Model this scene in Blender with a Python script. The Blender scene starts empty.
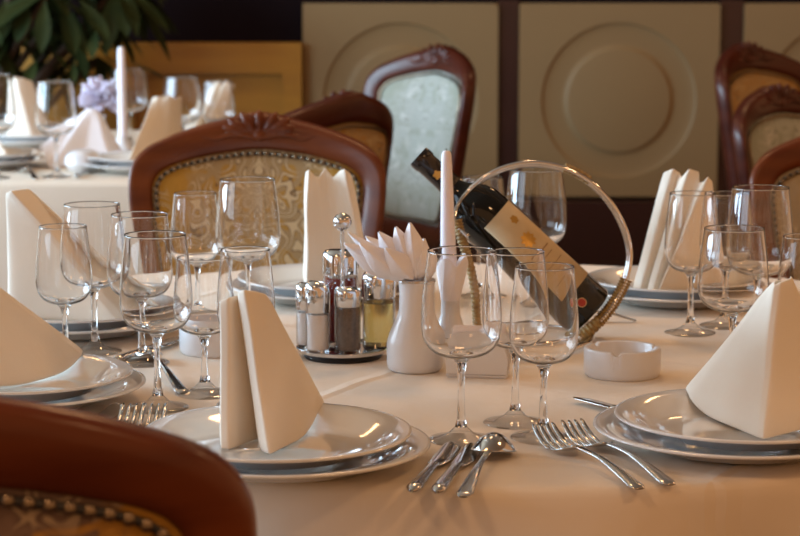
import bpy, bmesh, math, random
from mathutils import Vector, Matrix, noise
random.seed(7)
C = bpy.context.scene
COL = C.collection
PI = math.pi
# ---------------------------------------------------------------- camera
FPX, HOR, CAMZ, TZ = 2100.0, -35.0, 1.225, 0.75
TH = math.atan((268 - HOR) / FPX)
cam_d = bpy.data.cameras.new('camera'); cam = bpy.data.objects.new('camera', cam_d); COL.objects.link(cam)
cam.location = (0, 0, CAMZ); cam.rotation_euler = (PI / 2 - TH, 0, 0)
cam_d.sensor_width = 36; cam_d.lens = FPX / 800 * 36
cam_d.dof.use_dof = True; cam_d.dof.focus_distance = 2.2; cam_d.dof.aperture_fstop = 10.5
cam_d.clip_start = .05
C.camera = cam
# ---------------------------------------------------------------- world, lights, exposure
C.view_settings.view_transform = 'Standard'; C.view_settings.look = 'None'
C.view_settings.gamma = 1; C.view_settings.exposure = 0.06
w = bpy.data.worlds.new('world'); C.world = w; w.use_nodes = True
bg = w.node_tree.nodes['Background']; bg.inputs[0].default_value = (1.0, .50, .22, 1); bg.inputs[1].default_value = .58
def area(name, loc, target, sx, sy, col, power, spread=180):
    l = bpy.data.lights.new(name, 'AREA'); l.shape = 'RECTANGLE'; l.size = sx; l.size_y = sy
    l.color = col; l.energy = power; l.spread = math.radians(spread)
    o = bpy.data.objects.new(name, l); COL.objects.link(o); o.location = loc
    o.rotation_euler = (Vector(target) - Vector(loc)).to_track_quat('-Z', 'Z').to_euler()
    return o
COOL = (.58, .80, 1.0); WARM = (1.0, .55, .25)
WIN = (3.7, 5.3, 1.1)
for i, y in enumerate(WIN):
    area('window_daylight', (-3.42, y, 1.65), (0, y, 1.45), 1.3, 2.1, COOL, (190, 70, 27)[i])
for x, y in ((-1.2, .4), (1.4, .4), (0.2, 3.9), (2.4, 3.2), (-1.4, 6.0), (1.4, 6.0)):
    area('ceiling_lamp_light', (x, y, 2.86), (x, y, 0), .34, .34, WARM, 12 if y < 5 else 6)

# ---------------------------------------------------------------- projection helpers (where a thing stands)
FW = Vector((0, math.cos(TH), -math.sin(TH))); UP = Vector((0, math.sin(TH), math.cos(TH))); RT = Vector((1, 0, 0))
def ray(px, py): return FW * FPX + RT * (px - 400) + UP * (268 - py)
def P(px, py, z=TZ):
    r = ray(px, py); t = (z - CAMZ) / r.z
    return Vector((0, 0, CAMZ)) + r * t
def Q(px, py, d):
    r = ray(px, py); return Vector((0, 0, CAMZ)) + r * (d / r.y)
def S(d): return FPX / d          # pixels per metre at distance d

# ---------------------------------------------------------------- materials
def new_mat(name):
    m = bpy.data.materials.new(name); m.use_nodes = True
    return m, m.node_tree, m.node_tree.nodes['Principled BSDF']
def pmat(name, col, rough=.5, metal=0, coat=0, spec=.5, bump=None, var=None, sheen=0, sss=0, trans=0, ior=1.5, scale=(1,1,1)):
    m, nt, b = new_mat(name)
    b.inputs['Base Color'].default_value = (*col, 1); b.inputs['Roughness'].default_value = rough
    b.inputs['Metallic'].default_value = metal; b.inputs['Coat Weight'].default_value = coat
    b.inputs['Coat Roughness'].default_value = .08
    b.inputs['Specular IOR Level'].default_value = spec; b.inputs['Sheen Weight'].default_value = sheen
    b.inputs['Transmission Weight'].default_value = trans; b.inputs['IOR'].default_value = ior
    if sss:
        b.inputs['Subsurface Weight'].default_value = sss; b.inputs['Subsurface Radius'].default_value = (.02, .012, .008)
        b.inputs['Subsurface Scale'].default_value = .4
    tc = nt.nodes.new('ShaderNodeTexCoord'); mp = nt.nodes.new('ShaderNodeMapping'); mp.inputs['Scale'].default_value = scale
    nt.links.new(tc.outputs['Object'], mp.inputs[0])
    if var:
        n = nt.nodes.new('ShaderNodeTexNoise'); n.inputs['Scale'].default_value = var[0]; n.inputs['Detail'].default_value = 5
        r = nt.nodes.new('ShaderNodeValToRGB'); r.color_ramp.elements[0].position = .3; r.color_ramp.elements[1].position = .7
        r.color_ramp.elements[0].color = (*var[1], 1); r.color_ramp.elements[1].color = (*col, 1)
        nt.links.new(mp.outputs[0], n.inputs[0]); nt.links.new(n.outputs[0], r.inputs[0]); nt.links.new(r.outputs[0], b.inputs['Base Color'])
    if bump:
        n = nt.nodes.new('ShaderNodeTexNoise'); n.inputs['Scale'].default_value = bump[0]; n.inputs['Detail'].default_value = 4
        bp = nt.nodes.new('ShaderNodeBump'); bp.inputs['Strength'].default_value = bump[1]; bp.inputs['Distance'].default_value = bump[2]
        nt.links.new(mp.outputs[0], n.inputs[0]); nt.links.new(n.outputs[0], bp.inputs['Height']); nt.links.new(bp.outputs[0], b.inputs['Normal'])
    return m
M = {}
M['linen'] = pmat('tablecloth_linen', (.82, .72, .60), .85, sheen=.05, bump=(6, .5, .016))
def add_creases(m, ang, gap):
    nt = m.node_tree; N = nt.nodes.new; L = nt.links.new; b = nt.nodes['Principled BSDF']
    old = b.inputs['Normal'].links[0].from_node
    tc = N('ShaderNodeTexCoord'); mp = N('ShaderNodeMapping'); mp.inputs['Rotation'].default_value = (0, 0, ang); L(tc.outputs['Object'], mp.inputs[0])
    sp = N('ShaderNodeSeparateXYZ'); L(mp.outputs[0], sp.inputs[0]); hs = []
    nz = N('ShaderNodeTexNoise'); nz.inputs['Scale'].default_value = 9; L(tc.outputs['Object'], nz.inputs[0])
    for i in (0, 1):
        w0 = N('ShaderNodeMath'); w0.operation = 'MULTIPLY_ADD'; w0.inputs[1].default_value = .02; L(nz.outputs[0], w0.inputs[0]); L(sp.outputs[i], w0.inputs[2])
        pp = N('ShaderNodeMath'); pp.operation = 'PINGPONG'; pp.inputs[1].default_value = gap; L(w0.outputs[0], pp.inputs[0])
        mr = N('ShaderNodeMapRange'); mr.inputs['From Min'].default_value = 0; mr.inputs['From Max'].default_value = .012; mr.inputs['To Min'].default_value = 1; mr.inputs['To Max'].default_value = 0; L(pp.outputs[0], mr.inputs[0]); hs.append(mr.outputs[0])
    mx = N('ShaderNodeMath'); mx.operation = 'MAXIMUM'; L(hs[0], mx.inputs[0]); L(hs[1], mx.inputs[1])
    bp = N('ShaderNodeBump'); bp.inputs['Strength'].default_value = .6; bp.inputs['Distance'].default_value = .003
    L(mx.outputs[0], bp.inputs['Height']); L(old.outputs[0], bp.inputs['Normal']); L(bp.outputs[0], b.inputs['Normal'])
add_creases(M['linen'], .5, .26)
M['linen_far'] = pmat('tablecloth_white', (.76, .66, .54), .85, bump=(7, .3, .01))
M['napkin'] = pmat('napkin_cotton', (.85, .78, .67), .9, sheen=.2, bump=(60, .25, .002), sss=.0)
M['paper'] = pmat('white_paper', (.86, .84, .88), .8, bump=(90, .4, .002))
M['porcelain'] = pmat('porcelain', (.80, .79, .78), .08, coat=.6)
M['ceramic'] = pmat('ceramic', (.72, .71, .72), .3, coat=.15)
M['plate_line'] = pmat('plate_line', (.75, .75, .76), .1, coat=.5)
M['steel'] = pmat('polished_steel', (.62, .60, .58), .13, metal=1)
M['chrome'] = pmat('chrome', (.72, .72, .73), .07, metal=1)
M['brass'] = pmat('brass_nail', (.25, .19, .13), .3, metal=1)
M['rattan'] = pmat('rattan', (.42, .29, .10), .55, var=(140, (.20, .12, .04)), bump=(200, .6, .002))
M['candle'] = pmat('candle_wax', (.86, .84, .92), .45, sss=.15)
M['wood'] = pmat('mahogany', (.165, .040, .009), .34, spec=.3, coat=.06, var=(6, (.09, .017, .004)), scale=(1, 1, 5), bump=(30, .08, .002))
M['wood_chair_shaded'] = pmat('shaded_mahogany', (.085, .018, .008), .34, spec=.3, coat=.08, var=(6, (.05, .009, .004)), scale=(1, 1, 5))  # mahogany again, with the shade on the background chairs put into its colour
M['wood_dark'] = pmat('dark_maroon_wood', (.034, .008, .006), .35, coat=.2, var=(5, (.022, .006, .005)))
M['black'] = pmat('dark_paint', (.007, .003, .004), .9, spec=.1)
M['ochre'] = pmat('ochre_wood', (.40, .18, .016), .4, var=(3, (.30, .125, .012)), scale=(1, 1, 6))
M['panel'] = pmat('beige_panel', (.25, .160, .070), .6, spec=.3, var=(2, (.23, .147, .065)))
M['floor'] = pmat('floor_wood', (.07, .025, .014), .4, var=(4, (.045, .016, .01)))
M['plaster'] = pmat('plaster', (.42, .34, .26), .9, bump=(30, .1, .002))
M['ceiling'] = pmat('ceiling_paint', (.44, .34, .24), .9)
M['leaf'] = pmat('leaf_green', (.030, .040, .010), .6, spec=.15, var=(9, (.012, .020, .005)))
M['bark'] = pmat('bark', (.06, .035, .02), .8)
M['pot'] = pmat('glazed_pot', (.12, .05, .03), .3)
M['bottle'] = pmat('bottle_black_glass', (.004, .005, .005), .05, spec=.4, coat=.2)
M['capsule'] = pmat('capsule_foil', (.012, .010, .012), .25, metal=.3, coat=.5)
M['label'] = pmat('label_paper', (.62, .47, .27), .6, var=(30, (.55, .40, .21)))
M['gold'] = pmat('gold_ink', (.62, .36, .08), .35, metal=.5)
M['ink'] = pmat('brown_ink', (.28, .15, .06), .6)
M['red'] = pmat('red_ink', (.38, .03, .02), .4)
M['rubber'] = pmat('black_rubber', (.015, .013, .013), .5)
M['salt'] = pmat('salt', (.82, .78, .74), .8)
M['pepper'] = pmat('ground_pepper', (.16, .115, .085), .85, var=(400, (.08, .055, .04)))
M['vinegar'] = pmat('red_vinegar', (.20, .012, .008), .08, coat=.5)
M['oil'] = pmat('cooking_oil', (.86, .74, .30), .03, trans=.85, ior=1.33)
M['flower'] = pmat('flower_petals', (.74, .70, .82), .8)
M['curtain'] = pmat('window_glass_white', (.7, .75, .8), .5)

def glass_thin(name, tint=(1, 1, 1), edge=(.55, .57, .60), power=3.2):
    m, nt, b = new_mat(name); nt.nodes.remove(b); N = nt.nodes.new; L = nt.links.new
    out = nt.nodes['Material Output']
    lw = N('ShaderNodeLayerWeight'); lw.inputs[0].default_value = .5
    pw = N('ShaderNodeMath'); pw.operation = 'POWER'; pw.inputs[1].default_value = power; L(lw.outputs['Facing'], pw.inputs[0])
    ml = N('ShaderNodeMath'); ml.operation = 'MULTIPLY_ADD'; ml.inputs[1].default_value = .80; ml.inputs[2].default_value = .045; L(pw.outputs[0], ml.inputs[0])
    p2 = N('ShaderNodeMath'); p2.operation = 'POWER'; p2.inputs[1].default_value = 6; L(lw.outputs['Facing'], p2.inputs[0])
    tc = N('ShaderNodeMix'); tc.data_type = 'RGBA'; L(p2.outputs[0], tc.inputs[0]); tc.inputs[6].default_value = (*tint, 1); tc.inputs[7].default_value = (*edge, 1)
    t = N('ShaderNodeBsdfTransparent'); L(tc.outputs[2], t.inputs[0])
    g = N('ShaderNodeBsdfGlossy'); g.inputs['Roughness'].default_value = .02
    mx = N('ShaderNodeMixShader')
    L(ml.outputs[0], mx.inputs[0]); L(t.outputs[0], mx.inputs[1]); L(g.outputs[0], mx.inputs[2])
    L(mx.outputs[0], out.inputs[0])
    return m
M['glass_bowl'] = glass_thin('thin_glass', (.97, .97, .975))
m, nt, b = new_mat('solid_glass')
b.inputs['Base Color'].default_value = (1, 1, 1, 1); b.inputs['Roughness'].default_value = 0.0
b.inputs['Transmission Weight'].default_value = 1; b.inputs['IOR'].default_value = 1.48
M['glass'] = m

def brocade(name, ground, scroll, accent, dark, sc=1.0, side=.11):
    m, nt, b = new_mat(name); N = nt.nodes.new; L = nt.links.new
    b.inputs['Roughness'].default_value = .75; b.inputs['Sheen Weight'].default_value = .08
    tc = N('ShaderNodeTexCoord'); mp = N('ShaderNodeMapping'); mp.inputs['Scale'].default_value = (sc, .15, sc)
    L(tc.outputs['Object'], mp.inputs[0])
    sx = N('ShaderNodeSeparateXYZ'); L(tc.outputs['Object'], sx.inputs[0])
    ax_ = N('ShaderNodeMath'); ax_.operation = 'ABSOLUTE'; L(sx.outputs[0], ax_.inputs[0])
    # the pattern mirrors about the middle of the chair back
    cb_ = N('ShaderNodeCombineXYZ'); L(ax_.outputs[0], cb_.inputs[0]); L(sx.outputs[2], cb_.inputs[2]); L(cb_.outputs[0], mp.inputs[0])
    def math_(op, a, v1=None, v2=None):
        x = N('ShaderNodeMath'); x.operation = op
        for i, q in enumerate((a, v1, v2)):
            if q is None: continue
            if hasattr(q, 'links'): L(q, x.inputs[i])
            else: x.inputs[i].default_value = q
        return x.outputs[0]
    def tex(scale, det, dist):
        x = N('ShaderNodeTexNoise'); x.inputs['Scale'].default_value = scale; x.inputs['Detail'].default_value = det; x.inputs['Distortion'].default_value = dist
        L(mp.outputs[0], x.inputs[0]); return x.outputs[0]
    def mix(fac, a, bb):
        x = N('ShaderNodeMix'); x.data_type = 'RGBA'; L(fac, x.inputs[0])
        for v, i in ((a, 6), (bb, 7)):
            if isinstance(v, tuple): x.inputs[i].default_value = (*v, 1)
            else: L(v, x.inputs[i])
        return x.outputs[2]
    def step(v, a, b_):
        x = N('ShaderNodeMapRange'); x.inputs['From Min'].default_value = a; x.inputs['From Max'].default_value = b_; L(v, x.inputs['Value']); return x.outputs[0]
    n0 = tex(9, 1, 0)
    sd = step(math_('MULTIPLY_ADD', n0, .10, ax_.outputs[0]), side+.035, side+.065)   # ochre fields at the sides
    blot = step(tex(26, 1, 1.0), .53, .57)
    sw = tex(20, 0, 1.4)
    line = math_('SINE', math_('MULTIPLY', sw, 36.0))
    fill = step(line, .1, .5); edge = step(math_('ABSOLUTE', math_('SUBTRACT', line, .3)), .30, .10)
    where = step(tex(11, 1, .5), .36, .44)
    base = mix(sd, ground, accent)
    flower = mix(math_('MULTIPLY', blot, .8), base, accent)
    c1 = mix(math_('MULTIPLY', fill, where), flower, scroll)
    c2 = mix(math_('MULTIPLY', math_('MULTIPLY', edge, where), .9), c1, dark)
    L(c2, b.inputs['Base Color'])
    bp = N('ShaderNodeBump'); bp.inputs['Strength'].default_value = .5; bp.inputs['Distance'].default_value = .0012
    L(fill, bp.inputs['Height']); L(bp.outputs[0], b.inputs['Normal'])
    return m
M['brocade_gold'] = brocade('gold_brocade', (.36, .24, .11), (.56, .42, .24), (.42, .22, .025), (.10, .045, .012))
M['brocade_beige'] = brocade('beige_brocade', (.40, .31, .19), (.54, .44, .29), (.40, .30, .16), (.16, .10, .05), 1.0, .4)
M['brocade_mauve'] = brocade('mauve_brocade', (.16, .10, .075), (.38, .29, .20), (.44, .22, .02), (.07, .035, .025), 1.0, .135)
M['brocade_blue'] = brocade('pale_blue_brocade', (.34, .36, .32), (.46, .47, .43), (.28, .30, .24), (.15, .16, .13), .8)
M['brocade_back'] = brocade('ochre_brocade', (.34, .21, .08), (.42, .29, .13), (.38, .19, .03), (.16, .09, .03), .9)

# ---------------------------------------------------------------- mesh helpers
def obj(name, verts, faces, mat, parent=None, smooth=True, angle=40, loc=None):
    me = bpy.data.meshes.new(name); me.from_pydata([tuple(v) for v in verts], [], faces)
    bm = bmesh.new(); bm.from_mesh(me); bmesh.ops.recalc_face_normals(bm, faces=bm.faces); bm.to_mesh(me); bm.free()
    if smooth:
        me.shade_smooth()
        if angle: me.set_sharp_from_angle(angle=math.radians(angle))
    me.materials.append(mat)
    o = bpy.data.objects.new(name, me); COL.objects.link(o)
    if parent: o.parent = parent
    if loc is not None: o.location = loc
    return o
def thing(name, label, cat, loc=(0, 0, 0), rotz=0, group=None):
    o = bpy.data.objects.new(name, None); COL.objects.link(o); o.empty_display_size = .05
    o.location = loc; o.rotation_euler = (0, 0, rotz); o['label'] = label; o['category'] = cat
    if group: o['group'] = group
    return o
def tag(o, label, cat, group=None):
    o['label'] = label; o['category'] = cat
    if group: o['group'] = group
    return o
def struct(o): o['kind'] = 'structure'; return o
def lathe(prof, n=48, close=True, cx=0, cy=0, cz=0):
    v, f = [], []; k = len(prof)
    for i in range(n):
        a = 2 * PI * i / n; c, s = math.cos(a), math.sin(a)
        for r, z in prof: v.append((cx + max(r, 1e-5) * c, cy + max(r, 1e-5) * s, cz + z))
    for i in range(n):
        j = (i + 1) % n
        for q in range(k - 1 + (1 if close else 0)):
            q2 = (q + 1) % k
            f.append((i * k + q, j * k + q, j * k + q2, i * k + q2))
    return v, f
def crom(pts, n=6, closed=False):
    pts = [Vector(p) for p in pts]; out = []; m = len(pts)
    rng = range(m) if closed else range(m - 1)
    for i in rng:
        if closed: p0, p1, p2, p3 = pts[(i-1) % m], pts[i], pts[(i+1) % m], pts[(i+2) % m]
        else:
            p1, p2 = pts[i], pts[i+1]; p0 = pts[i-1] if i else p1 * 2 - p2; p3 = pts[i+2] if i + 2 < m else p2 * 2 - p1
        for k in range(n):
            t = k / n
            out.append(.5 * ((2*p1) + (p2-p0)*t + (2*p0-5*p1+4*p2-p3)*t*t + (3*p1-p0-3*p2+p3)*t*t*t))
    if not closed: out.append(pts[-1])
    return out
def tube(path, rad, n=10, closed=False, flat=1.0, up=None):
    """path of points, rad number or list; flat squashes the section across 'up'"""
    path = [Vector(p) for p in path]; m = len(path)
    if not isinstance(rad, (list, tuple)): rad = [rad] * m
    v, f = [], []; ref = Vector(up) if up else None; prev = None
    for i, p in enumerate(path):
        if closed: t = path[(i+1) % m] - path[i-1]
        else: t = path[min(i+1, m-1)] - path[max(i-1, 0)]
        t.normalize()
        if ref is not None: a = ref - t * ref.dot(t)
        elif prev is None:
            a = Vector((0, 0, 1)) if abs(t.z) < .9 else Vector((1, 0, 0)); a = a - t * a.dot(t)
        else: a = prev - t * prev.dot(t)
        a.normalize(); prev = a; b = t.cross(a)
        for k in range(n):
            an = 2 * PI * k / n
            v.append(p + (a * math.cos(an) * flat + b * math.sin(an)) * rad[i])
    for i in range(m if closed else m - 1):
        j = (i + 1) % m
        for k in range(n): f.append((i*n+k, i*n+(k+1) % n, j*n+(k+1) % n, j*n+k))
    if not closed:
        f.append(tuple(range(n-1, -1, -1))); f.append(tuple((m-1)*n+k for k in range(n)))
    return v, f
def box(x0, x1, y0, y1, z0, z1, bev=0):
    bm = bmesh.new(); bmesh.ops.create_cube(bm, size=1)
    for q in bm.verts: q.co = Vector(((x0+x1)/2 + q.co.x*(x1-x0), (y0+y1)/2 + q.co.y*(y1-y0), (z0+z1)/2 + q.co.z*(z1-z0)))
    if bev: bmesh.ops.bevel(bm, geom=list(bm.edges), offset=bev, segments=3, affect='EDGES')
    bm.verts.index_update(); v = [q.co.copy() for q in bm.verts]; f = [tuple(q.index for q in fc.verts) for fc in bm.faces]
    bm.free(); return v, f
def sphere(c, r, n=16, sc=(1, 1, 1)):
    v, f = [], []; h = n // 2
    for i in range(h + 1):
        th = PI * i / h
        for k in range(n):
            a = 2 * PI * k / n
            v.append((c[0] + r*sc[0]*math.sin(th)*math.cos(a), c[1] + r*sc[1]*math.sin(th)*math.sin(a), c[2] + r*sc[2]*math.cos(th)))
    for i in range(h):
        for k in range(n): f.append((i*n+k, i*n+(k+1) % n, (i+1)*n+(k+1) % n, (i+1)*n+k))
    return v, f
def join(*vf):
    v, f = [], []
    for a, b in vf:
        o = len(v); v += list(a); f += [tuple(i + o for i in q) for q in b]
    return v, f
def xf(vf, mat): return [mat @ Vector(p) for p in vf[0]], vf[1]
def grid(rows):
    nr, nc = len(rows), len(rows[0]); v = [p for r in rows for p in r]
    return v, [(i*nc+j, i*nc+j+1, (i+1)*nc+j+1, (i+1)*nc+j) for i in range(nr-1) for j in range(nc-1)]
def solid(o, t, off=0, sub=0):
    if t:
        m = o.modifiers.new('thickness', 'SOLIDIFY'); m.thickness = t; m.offset = off
    if sub:
        m = o.modifiers.new('smooth', 'SUBSURF'); m.levels = sub; m.render_levels = sub
    return o

# ================================================================ SETTING
WY = 7.0
struct(obj('floor', *box(-3.6, 4.2, -1.5, WY + .3, -.1, 0), M['floor'], smooth=False))
struct(obj('wall_back', *box(-3.6, 4.2, WY, WY + .3, 0, 3.0), M['black'], smooth=False))
struct(obj('ceiling', *box(-3.6, 4.2, -1.5, WY + .3, 3.0, 3.1), M['ceiling'], smooth=False))
# left wall with three window openings
wl = []
wl.append(box(-3.8, -3.6, -1.5, WY + .3, 0, .55)); wl.append(box(-3.8, -3.6, -1.5, WY + .3, 2.75, 3.0))
for y0, y1 in ((-1.5, .45), (1.75, 3.05), (4.35, 4.65), (5.95, WY + .3)): wl.append(box(-3.8, -3.6, y0, y1, .55, 2.75))
struct(obj('wall_left', *join(*wl), M['plaster'], smooth=False))
for i, y in enumerate(WIN):
    fr = join(box(-3.78, -3.62, y-.65, y-.59, .55, 2.75), box(-3.78, -3.62, y+.59, y+.65, .55, 2.75), box(-3.78, -3.62, y-.65, y+.65, .55, .61), box(-3.78, -3.62, y-.65, y+.65, 2.69, 2.75), box(-3.74, -3.66, y-.03, y+.03, .55, 2.75))
    wn = struct(obj('window_%d' % (i+1), *fr, M['porcelain'], smooth=False))
    obj('pane', *box(-3.71, -3.70, y-.59, y+.59, .61, 2.69), M['glass_bowl'], wn, smooth=False)
def wx(px): return (px - 400) / S(WY)
def wz(py): return Q(400, py, WY).z
# ochre cabinet on the left part of the back wall
cb = obj('trim_1', *box(-3.6, wx(303), WY-.06, WY, .02, wz(42)), M['ochre'], smooth=False); struct(cb)
rails = [box(-3.6, wx(303), WY-.085, WY-.06, wz(42)-.10, wz(42)), box(wx(284), wx(303), WY-.085, WY-.06, .4, wz(42)-.10), box(wx(120), wx(138), WY-.085, WY-.06, .4, wz(42)-.10)]
for k, r_ in enumerate(rails): obj('rail', *r_, M['ochre'], cb, smooth=False)
# beige square panels with turned rings
def panel(px0, px1, n):
    x0, x1, z0, z1 = wx(px0), wx(px1), wz(195), wz(3)
    p = struct(obj('trim_%d' % n, *box(x0, x1, WY-.03, WY, z0, z1), M['panel'], smooth=False))
    cx, cz, hw, hh = (x0+x1)/2, (z0+z1)/2, (x1-x0)/2, (z1-z0)/2
    prof = [(.0, .0), (.165, 0), (.170, -.001), (.175, -.006), (.181, -.009), (.190, -.010), (.225, -.008), (.247, -.007), (.253, -.005), (.257, 0), (.262, 0)]
    v, f = [], []; na = 128
    for k in range(na):
        a = 2*PI*(k+.5)/na; c_, s_ = math.cos(a), math.sin(a); q = min(hw/abs(c_), hh/abs(s_))
        for r, y in prof: v.append((cx+max(r, 1e-4)*c_, WY-.05-y, cz+max(r, 1e-4)*s_))
        v.append((cx+q*c_, WY-.05, cz+q*s_)); v.append((cx+q*c_, WY-.03, cz+q*s_))
    m_ = len(prof)+2
    for k in range(na):
        k2 = (k+1) % na
        for j in range(m_-1): f.append((k*m_+j, k*m_+j+1, k2*m_+j+1, k2*m_+j))
    obj('turned_face', v, f, M['panel'], p, angle=50)
panel(304, 497, 2); panel(518, 716, 3); panel(740, 938, 4)
struct(obj('trim_5', *box(wx(303), 4.2, WY-.12, WY, 0, wz(195)-.01), M['wood_dark'], smooth=False))
struct(obj('trim_6', *box(wx(303), 4.2, WY-.20, WY-.12, 0, .235, .01), M['wood_dark'], smooth=False))
for k, (a, b_) in enumerate(((497.5, 517.5), (716.5, 739.5))):
    struct(obj('trim_%d' % (7+k), *box(wx(a), wx(b_), WY-.035, WY, wz(195), wz(3)+.01), M['wood_dark'], smooth=False))

# ================================================================ ROUND TABLE + CLOTH
TC = Vector((.10, 2.62, 0)); TR = .745
t = thing('round_table', 'round dining table hidden under the long beige cloth in the foreground', 'table', TC)
obj('tabletop', *lathe([(0, .715), (TR-.03, .715), (TR-.02, .72), (TR-.02, .738), (TR-.03, .742), (0, .742)], 96), M['wood'], t)
obj('pedestal', *lathe([(0, 0.03), (.05, .03), (.06, .1), (.035, .2), (.05, .5), (.04, .6), (.1, .715), (0, .715)], 32), M['wood'], t)
obj('foot', *lathe([(0, 0), (.3, 0), (.3, .02), (.1, .04), (0, .04)], 48), M['wood'], t)
def round_cloth(R, drop):
    v, f = [], []; n = 240
    rr = [0, .15, .3, .45, .6, .68, .72, R - .012]
    for r in rr:
        for k in range(n):
            a = 2*PI*k/n; v.append((r*math.cos(a), r*math.sin(a), TZ))
    prof = [(R-.005, -.001), (R, -.004), (R+.003, -.009), (R+.005, -.02), (R+.008, -.05), (R+.014, -.10), (R+.02, -.16), (R+.026, -.21), (R+.03, -drop)]
    for r, dz in prof:
        amp = .026 * min(1, (-dz/.14))
        for k in range(n):
            a = 2*PI*k/n
            wv = math.sin(a*17 + 1.7*math.sin(a*3)) * (.7 + .3*math.sin(a*5+1)) * amp
            v.append(((r+wv)*math.cos(a), (r+wv)*math.sin(a), TZ + dz))
    m = len(rr) + len(prof)
    for i in range(m-1):
        for k in range(n): f.append((i*n+k, i*n+(k+1) % n, (i+1)*n+(k+1) % n, (i+1)*n+k))
    return v, f
cl = obj('tablecloth', *round_cloth(TR, .26), M['linen'], angle=0, loc=(TC.x, TC.y, 0))
tag(cl, 'long beige linen cloth draped over the round table in the foreground', 'tablecloth')
solid(cl, .0015, -1)

# ---------------------------------------------------------------- wine glasses
def wine_glass(px, py, rim_y, wpx, label, group='wine glasses on the round table', z=TZ):
    b = P(px, py, z); d = b.y; h = Q(px, rim_y, d).z - z; w = wpx * 1.05 / S(d) / 2
    t = thing('wine_glass', label, 'wine glass', b, random.random()*6, group)
    bh = h * .565; z0 = h - bh                      # bowl
    T = .0005
    bo = [(.004, 0), (.40, .014), (.72, .062), (.92, .155), (.995, .27), (1.0, .38), (.975, .55), (.915, .76), (.86, .93), (.845, 1.0)]
    outer = [Vector((r*w, z0 + q*bh, 0)) for r, q in bo]
    outer = [(p.x, p.y) for p in crom(outer, 4)]
    inner = [(max(r - T, .0), min(q + T*2.5*max(0, 1 - (q-z0)/(bh*.3)) + .0004, h)) for r, q in outer]
    obj('bowl', *lathe(outer + inner[::-1], 64, close=False), M['glass'], t, angle=0)
    fr = .0335
    ft = [(.0, .0), (fr-.001, .0), (fr, .0008), (fr-.001, .0018), (fr*.7, .0035), (fr*.38, .0075), (.0062, .014)]
    obj('foot', *lathe(ft, 40, close=False), M['glass_bowl'], t, angle=0)
    st = [(0, .0135), (.0062, .014), (.0042, .024), (.0036, .040), (.0034, z0*.62), (.0038, z0*.82), (.0056, z0*.94), (.0095, z0+.0008), (.012, z0+.0030), (.008, z0+.0052), (0, z0+.0050)]
    obj('stem', *lathe(st, 32), M['glass'], t, angle=0)
    return t
LG = [
 (461, 440, 250, 78, 'large empty wine glass between the front plate and the spoon, nearest the ceramic vase'),
 (515, 423, 251, 64, 'middle wine glass of the three in front of the tilted bottle'),
 (543, 438, 266, 67, 'rightmost wine glass of the three in front of the tilted bottle, nearest the forks'),
 (158, 408, 234, 70, 'large wine glass standing by the fork tines left of the front plate'),
 (205, 394, 257, 58, 'small wine glass with an ashtray close behind it, left of the front napkin'),
 (247, 405, 249, 56, 'small wine glass mostly hidden behind the standing napkin of the front plate'),
 (95, 352, 204, 63, 'tall wine glass in front of the triangular napkin on the left back plate'),
 (66, 364, 226, 54, 'low wine glass leftmost on the round table behind the left front plate'),
 (142, 363, 214, 64, 'wine glass left of the front plate, with a spoon handle at its foot'),
 (197, 317, 193, 48, 'wine glass seen against the left part of the gold brocade chair back'),
 (249, 323, 179, 62, 'tallest wine glass seen against the gold brocade chair back'),
 (690, 333, 193, 52, 'wine glass in front of the napkin on the right back plate'),
 (757, 344, 187, 64, 'tall wine glass seen against the nailed brocade chair at the right edge'),
 (731, 376, 228, 68, 'wide wine glass nearest behind the cool white side of the right front napkin'),
 (724, 326, 193, 50, 'slim wine glass half hidden between two others at the right back of the table'),
 (802, 380, 236, 52, 'wine glass cut off by the right picture edge'),
 (535, 305, 169, 60, 'wine glass standing behind the wine bottle inside the outline of the hoop'),
 (482, 297, 177, 46, 'wine glass behind the neck of the tilted wine bottle, mostly hidden'),
]
for g in LG: wine_glass(*g)

# ---------------------------------------------------------------- plates
def plate_vf(R, H):
    p = [(0, .0), (R*.55, 0), (R*.60, .002), (R*.66, .004), (R*.80, H*.70), (R*.985, H-.002), (R, H-.0005), (R*.995, H+.001), (R*.97, H+.0012), (R*.82, H*.70+.003), (R*.70, .0085), (R*.64, .0055), (R*.5, .0045), (0, .0045)]
    return lathe(p, 96)
PLATES = []
def plate_pair(px, py, r1, r2, where, off=(0, 0)):
    c = P(px, py, TZ + .02)
    c.z = TZ + .0008
    a = obj('charger_plate', *plate_vf(r1, .021), M['porcelain'], loc=c, angle=0)
    tag(a, 'wide white porcelain under plate ' + where, 'plate', 'under plates')
    b = obj('dinner_plate', *plate_vf(r2, .022), M['porcelain'], loc=c + Vector((off[0], off[1], .0105)), angle=0)
    PLATES.append((b.location.copy(), r2, .022))
    tag(b, 'white porcelain dinner plate ' + where, 'plate', 'dinner plates')
    return c
cF = plate_pair(284, 444, .141, .129, 'of the front setting', (-.006, 0))
cR = plate_pair(737, 427, .143, .128, 'of the right front setting', (.006, 0))
cRB = plate_pair(676, 287, .142, .128, 'of the right back setting, beyond the wine bottle')
cB = plate_pair(325, 285, .142, .128, 'of the back setting, behind the cruet stand')
cLB = plate_pair(82, 316, .140, .127, 'of the left back setting, under the largest triangular napkin')
cLF = plate_pair(25, 384, .132, .118, 'of the left front setting')

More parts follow.
